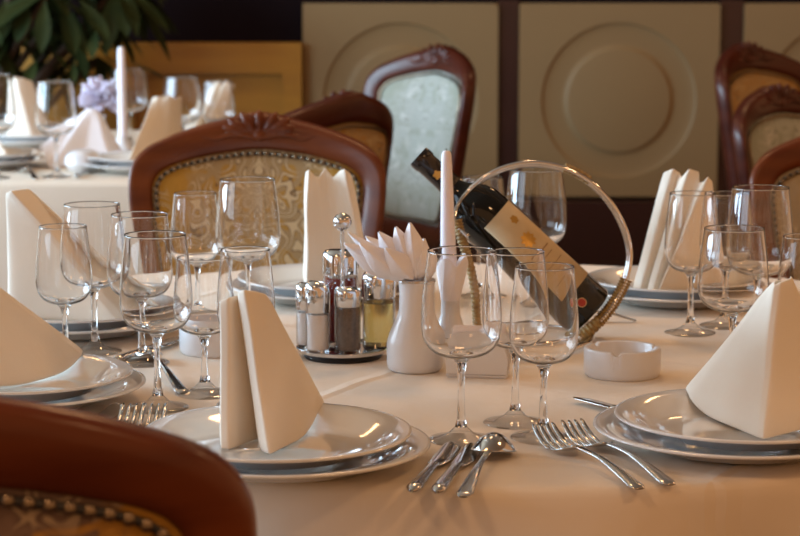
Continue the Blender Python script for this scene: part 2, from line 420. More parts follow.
# ---------------------------------------------------------------- folded napkins
def surf(p, zb):
    """height of the dinner plate under a point, else zb"""
    for c, R, H in PLATES:
        r = math.hypot(p.x-c.x, p.y-c.y)/R
        if r < 1.02:
            k = [(0, .0045), (.5, .0045), (.64, .0055), (.70, .0085), (.82, H*.70+.003), (.97, H+.0012), (1.1, H)]
            for (a, za), (b, zc_) in zip(k, k[1:]):
                if a <= r <= b: return c.z + za + (zc_-za)*(r-a)/(b-a) + .0022
    return zb
def napkin(center_d, ctrl, label, zb=TZ+.018, thick=.0034, nv=9, parent_loc=None, cat='napkin', mat='napkin', closed=False, sharp=None, group='folded cloth napkins', bulge=.0):
    """one continuous folded sheet: ctrl = list of ((bottom px,py,dd),(top px,py,dd)) columns"""
    bot = []
    for b, tp in ctrl:
        z = zb
        for _ in range(4): z = surf(P(b[0], b[1], z), zb)
        bot.append(P(b[0], b[1], z)); top = [Q(tp[0], tp[1], center_d + tp[2]) for b, tp in ctrl]
    zmin = min(p.z for p in bot); base = sum(bot, Vector()) / len(bot); base.z = zmin
    cols = []
    n = 3
    def dens(pts):
        out = []
        m = len(pts); rng = range(m if closed else m - 1)
        for i in rng:
            a, b_ = pts[i], pts[(i+1) % m]
            for t_ in (0, .22, .5, .78): out.append(a.lerp(b_, t_))
        if not closed: out.append(pts[-1])
        return out
    B, T_ = dens(bot), dens(top)
    for p in B: p.z = max(surf(p, zb), min(p.z, zb + .03))
    rows = []
    for i in range(nv):
        t_ = i / (nv - 1); row = []
        for j in range(len(B)):
            p = B[j].lerp(T_[j], t_)
            p = p + Vector((noise.noise(p*14), noise.noise(p*14 + Vector((5, 0, 0))), 0)) * .0035 * (.3 + t_)
            row.append(p - base)
        if closed: row.append(row[0])
        rows.append(row)
    v, f = grid(rows)
    o = obj('folded_napkin', v, f, M[mat], angle=0, loc=base)
    if closed:
        bm = bmesh.new(); bm.from_mesh(o.data); bmesh.ops.remove_doubles(bm, verts=bm.verts, dist=1e-5); bm.to_mesh(o.data); bm.free(); o.data.shade_smooth()
    solid(o, thick, 0, 2)
    tag(o, label, cat, group)
    return o
# front plate: two standing leaves
d = cF.y
napkin(d, [((236, 425, 0), (238, 303, .03)), ((224, 436, 0), (224, 299, .012)), ((222, 449, 0), (221, 300, 0)), ((230, 450, 0), (229, 297, -.004)), ((262, 438, 0), (240, 294, .008)), ((266, 430, 0), (247, 296, .016)),
           ((259, 436, 0), (238, 297, .012)), ((262, 452, 0), (240, 291, -.006)), ((270, 455, 0), (246, 289, -.014)), ((300, 440, 0), (256, 290, -.004)), ((329, 414, 0), (265, 293, .010)), ((318, 408, 0), (264, 296, .022))],
       'beige cloth napkin standing in two upright leaves on the front plate')
# right front: pyramid
d = cR.y
napkin(d, [((790, 425, .06), (782, 279, .01)), ((684, 405, .045), (777, 280, .004)), ((690, 410, .03), (776, 281, 0)), ((757, 438, -.05), (775, 284, -.004)), ((764, 440, -.052), (781, 281, -.004)), ((850, 418, 0), (790, 277, 0)), ((830, 410, .06), (790, 275, .012))],
       'folded napkin pyramid on the right front plate, cut by the picture edge')
# right back : three rolled layers leaning right
d = cRB.y
napkin(d, [((700, 280, 0), (694, 178, .02)), ((632, 289, 0), (664, 172, 0)), ((640, 292, 0), (673, 168, -.008)), ((651, 291, 0), (679, 172, -.004)), ((647, 293, 0), (681, 177, -.014)), ((653, 294, 0), (688, 168, -.020)), ((666, 292, 0), (698, 171, -.018)), ((661, 293, 0), (699, 182, -.022)),
           ((657, 295, 0), (704, 181, -.030)), ((663, 294, 0), (708, 176, -.032)), ((718, 286, 0), (711, 180, -.024)), ((722, 280, 0), (710, 182, 0))],
       'cloth napkin in three leaning rolled layers on the right back plate')
# back: crown topped tall fold
d = cB.y
napkin(d, [((350, 276, 0), (349, 178, .03)), ((318, 275, 0), (312, 176, .03)), ((304, 280, 0), (306, 171, .01)), ((306, 288, 0), (308, 169, -.008)), ((318, 287, 0), (312, 173, .0)), ((328, 286, 0), (318, 178, .010)), ((337, 285, 0), (325, 167, .014)), ((346, 285, 0), (333, 177, .010)), ((358, 285, 0), (340, 170, .0)), ((368, 286, 0), (345, 168, -.008)), ((372, 280, 0), (351, 174, .014))],
       'tall napkin with a three pointed top on the back plate behind the cruet stand')
# left back: big right triangle
d = cLB.y
napkin(d, [((20, 310, .06), (16, 196, .02)), ((7, 318, .0), (7, 192, 0)), ((118, 323, -.03), (8, 192, -.006)), ((130, 322, -.02), (11, 190, -.010)), ((157, 315, -.02), (26, 188, .022)), ((160, 311, -.01), (28, 189, .026)), ((135, 308, .05), (20, 194, .02))],
       'largest triangular napkin with a folded band on the left back plate')
d = cLF.y
napkin(d, [((-60, 372, .05), (-62, 255, .01)), ((-75, 392, -.02), (-70, 250, 0)), ((20, 386, -.055), (-62, 248, -.01)), ((82, 370, -.01), (-58, 248, -.004)), ((84, 367, .0), (-54, 248, 0)), ((50, 360, .05), (-50, 252, .01))],
       'smooth tan napkin on the left front plate, cut by the left picture edge')

# ---------------------------------------------------------------- cruet stand
ct = P(343, 357); sT = S(ct.y)
t = thing('cruet_stand', 'round chrome cruet stand with a ball topped rod beside the ceramic vase', 'cruet stand', ct)
obj('base_ring', *lathe([(0, 0), (.046, 0), (.048, .003), (.046, .006), (0, .006)], 64), M['rubber'], t)
obj('tray', *lathe([(0, .0065), (.051, .0065), (.0555, .009), (.0570, .013), (.0550, .0135), (.052, .0105), (0, .010)], 64), M['chrome'], t)
bz = Q(344, 222, ct.y).z - TZ
obj('handle_rod', *lathe([(0, .010), (.005, .010), (.0027, .016), (.0024, bz-.012), (.004, bz-.0095), (.0, bz-.009)], 20), M['chrome'], t)
obj('ball_knob', *sphere((0, 0, bz), .0112, 28), M['chrome'], t)
zc = TZ + .0108
def shaker(px, dd, wpx, ybot, ytop_glass, ytop, fill, fh, label, name='salt_shaker', cat='salt shaker', slant=.35):
    d = ct.y + dd; c = Q(px, 340, d); c.z = zc; s = S(d); r = wpx/s/2
    hg = Q(px, ytop_glass, d).z - zc; hc = Q(px, ytop, d).z - zc
    t = thing(name, label, cat, c, 0, 'bottles and shakers in the cruet stand')
    T = .0012
    obj('glass_body', *lathe([(0, 0), (r*.9, 0), (r, .003), (r, hg*.9), (r*.93, hg), (r*.93-T, hg), (r-T, hg*.9), (r-T, .005), (0, .005)], 40), M['glass_bowl'], t)
    obj('contents', *lathe([(0, .0055), (r-T-.0006, .0055), (r-T-.0006, fh*hg), (0, fh*hg)], 40), M[fill], t)
    v, f = lathe([(0, hg-.001), (r*.98, hg-.001), (r*1.02, hg), (r*1.02, hg+(hc-hg)*.72), (r*.97, hg+(hc-hg)*.84), (r*.84, hg+(hc-hg)*.93), (r*.55, hg+(hc-hg)*.985), (0, hc)], 40)
    v = [(x, y, z - (slant*(x + r)*.5 if z > hg+(hc-hg)*.6 else 0)) for x, y, z in v]
    obj('cap', v, f, M['chrome'], t)
    return t, c, r, hg, hc
shaker(318, -.030, 25, 346, 311, 279, 'salt', .93, 'front salt shaker with white salt and slanted chrome cap', slant=.35)
shaker(308, .004, 24, 345, 308, 281, 'salt', .9, 'rear salt shaker, mostly hidden behind the front one', slant=.3)
shaker(348, -.034, 27, 348, 305, 286, 'pepper', .96, 'pepper shaker filled with grey brown ground pepper', 'pepper_shaker', 'pepper shaker', slant=.12)
shaker(341, .036, 36, 345, 273, 248, 'vinegar', .95, 'tall cruet bottle of red vinegar behind the pepper shaker', 'vinegar_bottle', 'cruet bottle', slant=.1)
tt, c, r, hg, hc = shaker(379, .0, 34, 342, 296, 270, 'oil', .88, 'squat cruet bottle of yellow oil beside the ceramic vase', 'oil_bottle', 'cruet bottle', slant=.0)
obj('spout', *tube(crom([(-.004, 0, hc-.006), (-.012, 0, hc+.004), (-.02, 0, hc+.006)], 5), [.003]*5+[.002]*6, 10), M['chrome'], tt)

# ---------------------------------------------------------------- ceramic vase with paper petals
cv = P(415, 370); s = S(cv.y)
H = Q(416, 279, cv.y).z - TZ
t = thing('ceramic_vase', 'white ceramic vase with wide body and narrow neck, centre of the table', 'vase', cv)
pr = [(0, 0), (.028, 0), (.032, .003), (.0335, .010), (.0335, .030), (.0330, .036), (.0305, .044), (.0225, .062), (.0190, .074), (.0185, H*.85), (.0195, H-.003), (.0198, H), (.0175, H), (.0158, H*.85), (.0160, .074), (.026, .042), (.030, .012), (0, .006)]
pr = [(a, b) for a, b in pr]
obj('vase_body', *lathe(pr, 64), M['ceramic'], t, angle=60)
obj('rim_band', *lathe([(.0196, H-.003), (.0203, H-.0025), (.0203, H-.0008), (.0196, H-.0003)], 48), M['steel'], t)
t = thing('paper_flower', 'white paper napkins folded into pointed petals in the neck of the vase', 'paper flower', cv + Vector((0, 0, H)))
def petal(tipx, tipy, wid, dd, cup=.5, sx=0, name='petal', base=(415, 280), side=0):
    b = Q(base[0] + sx, base[1], cv.y + dd*.3) - cv - Vector((0, 0, H)); tp = Q(tipx, tipy, cv.y + dd) - cv - Vector((0, 0, H))
    ax = tp - b; L_ = ax.length; sd = ax.cross(Vector((0, 1, 0))).normalized(); nr = sd.cross(ax).normalized()
    rows = []
    for i in range(11):
        q = i/10; wq = wid * (min(1, .35+1.6*q) if q < .5 else 1 - ((q-.5)/.5)**1.3*.97)
        cc = b + ax*q + nr * (-.012*math.sin(PI*q))
        rows.append([cc + sd*wq*u + nr*(cup*wq*u*u + .006*abs(u)) for u in (-1, -.75, -.5, -.25, -.06, 0, .06, .25, .5, .75, 1)])
    o = obj(name, *grid(rows), M['paper'], t, angle=0); solid(o, .0009, 0, 1); return o
for a in ((347, 232, .010, -.01), (365, 236, .016, .02), (379, 233, .018, -.03), (396, 228, .017, -.034), (410, 224, .017, -.04), (424, 240, .015, -.03), (386, 250, .016, -.05), (402, 236, .018, .03), (432, 250, .010, .01)):
    petal(a[0], a[1], a[2], a[3], sx=(a[0]-400)*.12)
# lower drooping wide petals to the left
for a in ((352, 262, .016, -.03), (368, 262, .016, -.045)): petal(a[0]-8, a[1]-18, a[2], a[3], sx=-10)

# ---------------------------------------------------------------- candle in ceramic holder
ch = P(449, 350); d = ch.y
t = thing('candle_holder', 'low white ceramic candle holder behind the large wine glass', 'candle holder', ch)
obj('holder_body', *lathe([(0, 0), (.034, 0), (.036, .003), (.030, .010), (.020, .022), (.0135, .045), (.0125, .070), (.0145, .074), (.0120, .074), (.0108, .062), (0, .060)], 48), M['ceramic'], t)
top = Q(446, 151, d).z - TZ
t = thing('candle', 'unlit tapered white candle beside the neck of the wine bottle', 'candle', ch + Vector((0, 0, .0605)))
t.rotation_euler = (0, -.022, 0)
hh = top - .0605
obj('wax', *lathe([(0, 0), (.0100, 0), (.0100, hh*.3), (.0066, hh*.93), (.0060, hh-.004), (.004, hh), (0, hh+.001)], 32), M['candle'], t)
obj('wick', *lathe([(0, hh), (.0006, hh), (.0005, hh+.003), (0, hh+.003)], 8), M['rubber'], t)
# wrapped paper collar at the candle foot
rows = []
for i in range(7):
    q = i/6; rows.append([Vector(((.0125+.012*q)*math.cos(a*PI/20), (.0125+.012*q)*math.sin(a*PI/20), .062 + q*(.045+.014*abs(math.sin(a*PI/20*2.5))))) for a in range(41)])
o = obj('paper_collar', *grid(rows), M['paper'], loc=ch, angle=0); solid(o, .0008, 0, 1)
tag(o, 'white paper collar with pointed top wrapped round the candle foot', 'paper collar')

# ---------------------------------------------------------------- napkin holder with paper napkins
nh = P(478, 376)
t = thing('napkin_holder', 'low white ceramic napkin holder behind the three wine glasses', 'napkin holder', nh, -.15)
obj('base', *box(-.036, .036, -.016, .016, 0, .006, .002), M['ceramic'], t)
def arch(y):
    out = [(-.035, 0), (-.036, .02), (-.030, .034), (-.015, .041), (0, .043), (.015, .041), (.030, .034), (.036, .02), (.035, 0)]
    c = [Vector((a, b, 0)) for a, b in out]; c = crom(c, 4)
    v = [(p.x, y-.0018, p.y+.005) for p in c] + [(p.x, y+.0018, p.y+.005) for p in c]; n = len(c)
    f = [tuple(range(n)), tuple(range(2*n-1, n-1, -1))] + [(i, i+n, (i+1) % n + n, (i+1) % n) for i in range(n)]
    return v, f
for y in (-.0145, .0145): obj('side_wall', *arch(y), M['ceramic'], t, angle=30)
for k in range(4):
    y = -.009 + .006*k
    o = obj('paper_napkin', *box(-.030, .030, y-.0015, y+.0015, .0062, .054 + .002*(k % 2), .0008), M['paper'])
    o.location = nh; o.rotation_euler = (0, 0, -.15)
    tag(o, ('front', 'second', 'third', 'rearmost')[k] + ' white paper napkin standing in the ceramic napkin holder', 'paper napkin', 'paper napkins in the holder')

# ---------------------------------------------------------------- ashtrays
def ashtray(px, py, wpx, label, rot):
    c = P(px, py); r = wpx/S(c.y)/2; Hh = .034
    t = thing('ashtray', label, 'ashtray', c, rot, 'ceramic ashtrays')
    prof = [(0, 0), (r*.93, 0), (r*.97, .002), (r, .007), (r, Hh-.003), (r-.001, Hh-.0006), (r-.003, Hh), (r-.006, Hh-.0008), (r-.007, Hh-.003), (r-.009, .010), (r-.014, .006), (0, .006)]
    n = 120; v, f = lathe(prof, n)
    k = len(prof); v = [list(q) for q in v]
    for i in range(n):
        a = 360*i/n
        for na in (0, 120, 240):
            da = abs((a - na + 180) % 360 - 180)
            if da < 7.5:
                for q in range(k):
                    if v[i*k+q][2] > Hh-.008: v[i*k+q][2] = min(v[i*k+q][2], Hh - .005*math.cos(da/7.5*PI/2))
    obj('bowl', v, f, M['ceramic'], t, angle=50)
ashtray(622, 375, 78, 'round white ceramic ashtray with notches, right of the wine glasses', math.radians(-105))
ashtray(217, 352, 76, 'round white ceramic ashtray behind the small glass of the front setting', math.radians(50))

# ---------------------------------------------------------------- wine bottle in hoop carrier
dB = 2.66
B0 = Q(591, 314, dB); N0 = Q(418, 156, dB + .02)
ax = (N0 - B0); LB = ax.length; axn = ax.normalized()
side = axn.cross(Vector((0, -1, 0))).normalized(); fr_ = axn.cross(side).normalized()
R3 = Matrix((side, fr_, axn)).transposed()
t = thing('wine_bottle', 'dark red wine bottle with a cream label lying tilted in a hoop carrier', 'wine bottle', B0)
t.rotation_euler = R3.to_euler()
rb = .0365
bp = [(0, .006), (.02, .003), (.030, 0), (rb-.002, .002), (rb, .006), (rb, LB*.62), (rb*.98, LB*.66), (rb*.86, LB*.705), (rb*.62, LB*.745), (rb*.45, LB*.78), (.0150, LB*.81), (.0140, LB*.86), (.0138, LB*.955), (.0, LB*.955)]
obj('bottle_glass', *lathe(bp, 64), M['bottle'], t, angle=60)
obj('capsule', *lathe([(.0142, LB*.80), (.0156, LB*.805), (.0146, LB*.86), (.0144, LB*.955), (.0158, LB*.96), (.0158, LB*.985), (.0148, LB), (0, LB), (0, LB*.958)], 40), M['capsule'], t, angle=50)
def wrap(a0, a1, z0, z1, r, na=24, nz=2, thick=0):
    rows = [[(r*math.sin(math.radians(a0+(a1-a0)*j/na)), -r*math.cos(math.radians(a0+(a1-a0)*j/na)), z0+(z1-z0)*i/nz) for j in range(na+1)] for i in range(nz+1)]
    return grid(rows)
def onbottle(points_fn): pass
# local -Y of the bottle looks back at the camera
sgn = 1 if (R3 @ Vector((0, -1, 0))).y < 0 else -1
def wr(vf):
    return ([(x, y*sgn, z) for x, y, z in vf[0]], vf[1])
lb = obj('label', *wr(wrap(-14, 80, LB*.13, LB*.59, rb+.0004)), M['label'], t, angle=0); solid(lb, .0003, 0)
# gold emblem: a small rosette, and printed lines
def disc_on(a, z, rad, r, petals=0):
    n = 40; c = (r*math.sin(a), -r*math.cos(a), z); v = [c]; f = []
    for k in range(n):
        q = 2*PI*k/n; rr = rad*(1 + (.18*math.cos(petals*q) if petals else 0)); aa = a + rr*math.cos(q)/r
        v.append((r*math.sin(aa), -r*math.cos(aa), z + rr*math.sin(q)))
    for k in range(n): f.append((0, 1+k, 1+(k+1) % n))
    return v, f
e = obj('gold_emblem', *wr(disc_on(math.radians(30), LB*.42, .0095, rb+.0009, 9)), M['gold'], lb, angle=0)
e = obj('gold_emblem', *wr(disc_on(math.radians(42), LB*.52, .0055, rb+.0009, 6)), M['gold'], lb, angle=0)
for (a0, a1, zz, th) in ((8, 56, .345, .0016), (14, 50, .315, .0009), (6, 58, .27, .0009), (16, 48, .24, .0007), (0, 60, .19, .0008)):
    obj('printed_line', *wr(wrap(a0, a1, LB*zz, LB*zz+th, rb+.0008, 16, 1)), M['ink'], lb, angle=0)
rl = obj('red_stamp', *wr(disc_on(math.radians(8), LB*.075, .0052, rb+.0008)), M['red'], t, angle=0)
obj('stamp_outline', *wr(disc_on(math.radians(8), LB*.075, .0062, rb+.0005)), M['label'], t, angle=0)
obj('capsule_emblem', *wr(disc_on(math.radians(0), LB*.885, .0055, .0150, 5)), M['gold'], t, angle=0)

t = thing('bottle_carrier', 'chrome hoop wine carrier wound with rattan holding the tilted bottle', 'bottle carrier', P(530, 350))
o0 = t.location
def cr(pts, n=8): return [p - o0 for p in crom([Q(*p) for p in pts], n)]
hoop = cr([(468, 236, dB-.052), (455, 224, dB-.04), (456, 208, dB-.02), (466, 193, dB), (484, 177, dB), (507, 166, dB), (536, 162, dB), (568, 169, dB), (596, 186, dB), (617, 212, dB), (629, 243, dB), (628, 272, dB-.005), (616, 299, dB-.01), (598, 322, dB-.02), (578, 338, dB-.03)])
off = Vector((.0, -.006, .0))
obj('hoop', *tube([p + off for p in hoop], .0030, 12), M['chrome'], t, angle=0)
obj('hoop', *tube([p*.985 + Vector((0, .004, .0)) for p in hoop], .0028, 12), M['chrome'], t, angle=0)
# rattan windings around the hoop
def winding(path, r, turns, name='rattan_winding'):
    path = [Vector(p) for p in path]; pts = []
    m = len(path)
    for i in range(m*6-5):
        q = i/(6); a = int(q); fr2 = q - a
        p = path[min(a, m-1)].lerp(path[min(a+1, m-1)], fr2)
        pts.append(p)
    n = len(pts); v, f = [], []
    rad = [r*(1 + .13*math.sin(2*PI*turns*i/n)) for i in range(n)]
    return obj(name, *tube(pts, rad, 12), M['rattan'], t, angle=0)
nH = len(hoop)
winding([p + Vector((0, -.001, 0)) for p in hoop[8*11+2:]], .0075, 26)
winding([p + Vector((0, -.001, 0)) for p in hoop[8*7-1:8*7+7]], .0060, 9)
leg = cr([(457, 220, dB-.046), (462, 240, dB-.05), (470, 262, dB-.045), (476, 290, dB-.04), (478, 318, dB-.04), (480, 342, dB-.04)], 6)
winding(leg, .0062, 30)
bz0 = TZ + .0062
def fl(px, py, dd): q = P(px, py, bz0); return q
base = [p - o0 for p in crom([P(480, 351, bz0), P(500, 357, bz0), P(540, 356, bz0), P(575, 348, bz0), P(592, 338, bz0), P(575, 331, bz0), P(530, 328, bz0), P(490, 334, bz0)], 6, closed=True)]
obj('base_loop', *tube(base, .004, 12, closed=True), M['chrome'], t, angle=0)
winding(cr([(600, 320, dB-.03), (585, 334, dB-.03), (572, 342, dB-.02)], 6), .0078, 10)

# ---------------------------------------------------------------- cutlery
def cut_thing(name, label, cat, end, tip, group, L_):
    a = P(*end); b = P(*tip); dr = (b - a); ang = math.atan2(dr.y, dr.x) - PI/2
    t = thing(name, label, cat, (a.x, a.y, TZ + .0006), ang, group)
    return t, dr.length
def handle_vf(L0, L1, w0, w1, arch=.012, z1=.004):
    """flat handle from y=L0 (end) to y=L1 (neck)"""
    rows_v, f = [], []; n = 16; k = 12; v = []
    for i in range(n+1):
        q = i/n; y = L0 + (L1-L0)*q
        w = w0*(1 - .62*min(1, q/.65)) if q < .65 else w0*.38 + (w1 - w0*.38)*(q-.65)/.35
        if q < .06: w *= .55 + .45*(q/.06)**.5
        z = .0016 + arch*math.sin(PI*min(1, q))**1.2*(.4+.6*q) + z1*q
        th = .0011 + .0012*math.sin(PI*q)
        for j in range(k):
            a = 2*PI*j/k; v.append((w*math.cos(a), y, z + th*math.sin(a)))
    for i in range(n):
        for j in range(k): f.append((i*k+j, i*k+(j+1) % k, (i+1)*k+(j+1) % k, (i+1)*k+j))
    f.append(tuple(range(k))); f.append(tuple(n*k+j for j in range(k)))
    return v, f
def fork(end, tip, label, group='dinner forks'):
    t, L_ = cut_thing('fork', label, 'fork', end, tip, group, .2)
    yn = L_*.62
    obj('handle', *handle_vf(0, yn, .0085, .0042, .005, .0108), M['steel'], t, angle=0)
    W = .0145; cols = [-1, -.62, -.46, -.10, .10, .46, .62, 1]
    # columns: tine gap tine gap tine gap tine -> four tines of eight column lines
    cols = [-1, -.64, -.43, -.11, .11, .43, .64, 1]; 
    rows = []; v = []; f = []
    ys = [0, .05, .12, .22, .32, .40, .55, .7, .85, .95, 1.0]
    for i, q in enumerate(ys):
        y = yn - .003 + (L_-yn+.003)*q
        wsc = [.30, .42, .78, .98, 1, 1, .98, .95, .92, .90, .89][i]
        z = .0115 - .0115*math.sin(PI*min(1, q*1.05)*.9)**1 + .009*q**3 + .0008
        for j, c in enumerate(cols):
            x = c*W*wsc
            if i >= 9:   # taper tine tips
                pj = (j//2)*2; mid = (cols[pj]+cols[pj+1])/2*W*wsc; x = mid + (x-mid)*(.75 if i == 9 else .35)
            v.append((x, y, z + .0016*(c*c)*(1 if i < 6 else .4)))
    for i in range(len(ys)-1):
        for j in range(7):
            if i >= 4 and j % 2 == 1: continue
            f.append((i*8+j, i*8+j+1, (i+1)*8+j+1, (i+1)*8+j))
    o = obj('tines', v, f, M['steel'], t, angle=0); solid(o, .0014, 0, 0)
    return t
def spoon(end, tip, label, bw=.0225, bl=.064, cup=.019):
    t, L_ = cut_thing('spoon', label, 'spoon', end, tip, 'spoons', .2)
    yn = L_ - bl
    hv, hf = handle_vf(0, yn+.004, .0085, .0036, .004, .010)
    obj('handle', hv, hf, M['steel'], t, angle=0)
    rows = []
    for i in range(17):
        q = i/16; w_ = bw*max(.16, math.sin(PI*(.03+.94*q)))**.62
        y = yn + bl*q; zr = .0105*(1-q)**1.5 + .001
        rows.append([(w_*u, y, zr + cup*(1-u*u)*max(0, math.sin(PI*q))**.6) for u in (-1, -.8, -.55, -.28, 0, .28, .55, .8, 1)])
    o = obj('bowl', *grid(rows), M['steel'], t, angle=0); solid(o, .0012, 0, 2)
def knife(end, tip, label, w=.0125):
    t, L_ = cut_thing('table_knife', label, 'knife', end, tip, 'table knives', .2)
    yh = L_*.52; n, k = 20, 14; v, f = [], []
    for i in range(n+1):
        q = i/n; ww = .0078*(1.0 - .38*q); th = .0052*(1-.45*q)
        if q < .10: ww *= (q/.10)**.5*.7+.3; th *= (q/.10)**.5*.7+.3
        for j in range(k):
            a = 2*PI*j/k; v.append((ww*math.cos(a), yh*q, .0053 + th*math.sin(a)))
    for i in range(n):
        for j in range(k): f.append((i*k+j, i*k+(j+1) % k, (i+1)*k+(j+1) % k, (i+1)*k+j))
    f.append(tuple(range(k))); f.append(tuple(n*k+j for j in range(k)))
    obj('handle', v, f, M['steel'], t, angle=60)
    rows = []
    for i in range(13):
        q = i/12; y = yh - .002 + (L_-yh)*q
        r_ = w*(.55 + .5*min(1, q*4)) * (1 if q < .75 else max(.05, math.cos((q-.75)/.25*PI/2)**.6))
        rows.append([(-w*.55*(1 if q < .97 else .2), y, .0056), (-w*.2, y, .0060), (r_*.6, y, .0050), (r_, y, .0040)])
    o = obj('blade', *grid(rows), M['steel'], t, angle=0); solid(o, .0010, 0, 1)
knife((412, 497), (453, 447), 'outer table knife, leftmost of the three pieces right of the front plate')
knife((437, 498), (474, 448), 'inner table knife between the outer knife and the soup spoon')
spoon((463, 499), (499, 449), 'soup spoon with a round bowl lying right of the two front knives')
fork((640, 491), (542, 442), 'nearer of the two forks lying left of the right front plate')
fork((671, 487), (571, 438), 'farther of the two forks, tucked beside the right front plate')
fork((92, 476), (134, 421), 'left fork of the pair left of the front plate, half behind the wooden chair')
fork((119, 476), (156, 421), 'right fork of the pair beside the rim of the front plate')
knife((70, 450), (119, 408), 'knife left of the fork pair, only its tip showing above the wooden chair')
spoon((183, 395), (146, 357), 'spoon with its handle towards the front, at the foot of the left wine glasses', bw=.017, bl=.045, cup=.010)
knife((115, 365), (180, 341), 'knife beside the left wine glasses, in front of the far ashtray')
knife((660, 425), (573, 402), 'knife reaching out from behind the right front plate, tip showing')
fork((636, 322), (560, 322), 'fork beyond the bottle carrier near the right back plate', 'dinner forks')

# ================================================================ CHAIRS
def sym(half):  # half: bottom -> top centre, right side; returns closed loop counterclockwise
    return half + [(-x, z) for x, z in half[::-1][1:]]
OUT = [(.0, .470), (.10, .470), (.168, .478), (.180, .54), (.192, .62), (.206, .71), (.219, .79), (.2235, .85), (.217, .884), (.194, .911), (.150, .932), (.100, .948), (.058, .958), (.030, .966), (.0, .968)]
INN = [(.0, .530), (.08, .530), (.120, .538), (.134, .57), (.148, .64), (.163, .72), (.176, .79), (.181, .84), (.172, .864), (.150, .878), (.115, .888), (.080, .895), (.048, .899), (.024, .902), (.0, .903)]
def loops(ns=5):
    o = [Vector((x, 0, z)) for x, z in sym(OUT)][:-1]; i = [Vector((x, 0, z)) for x, z in sym(INN)][:-1]
    return crom(o, ns, True), crom(i, ns, True)
def warp(p):
    x, y, z = p
    return Vector((x, y + (z - .47)*.16 - .06*(x/.22)**2 + .0, z))
def nail_path(loop, inset, y):
    c = Vector((0, 0, .75)); out = []
    for p in loop:
        out.append(Vector((p.x*(1-inset/.17), y, c.z + (p.z-c.z)*(1-inset/.17))))
    return out
def resample(pts, step):
    pts = pts + [pts[0]]; out = []; acc = 0; 
    for a, b in zip(pts, pts[1:]):
        L_ = (b-a).length
        while acc <= L_:
            out.append(a.lerp(b, acc/L_)); acc += step
        acc -= L_
    return out
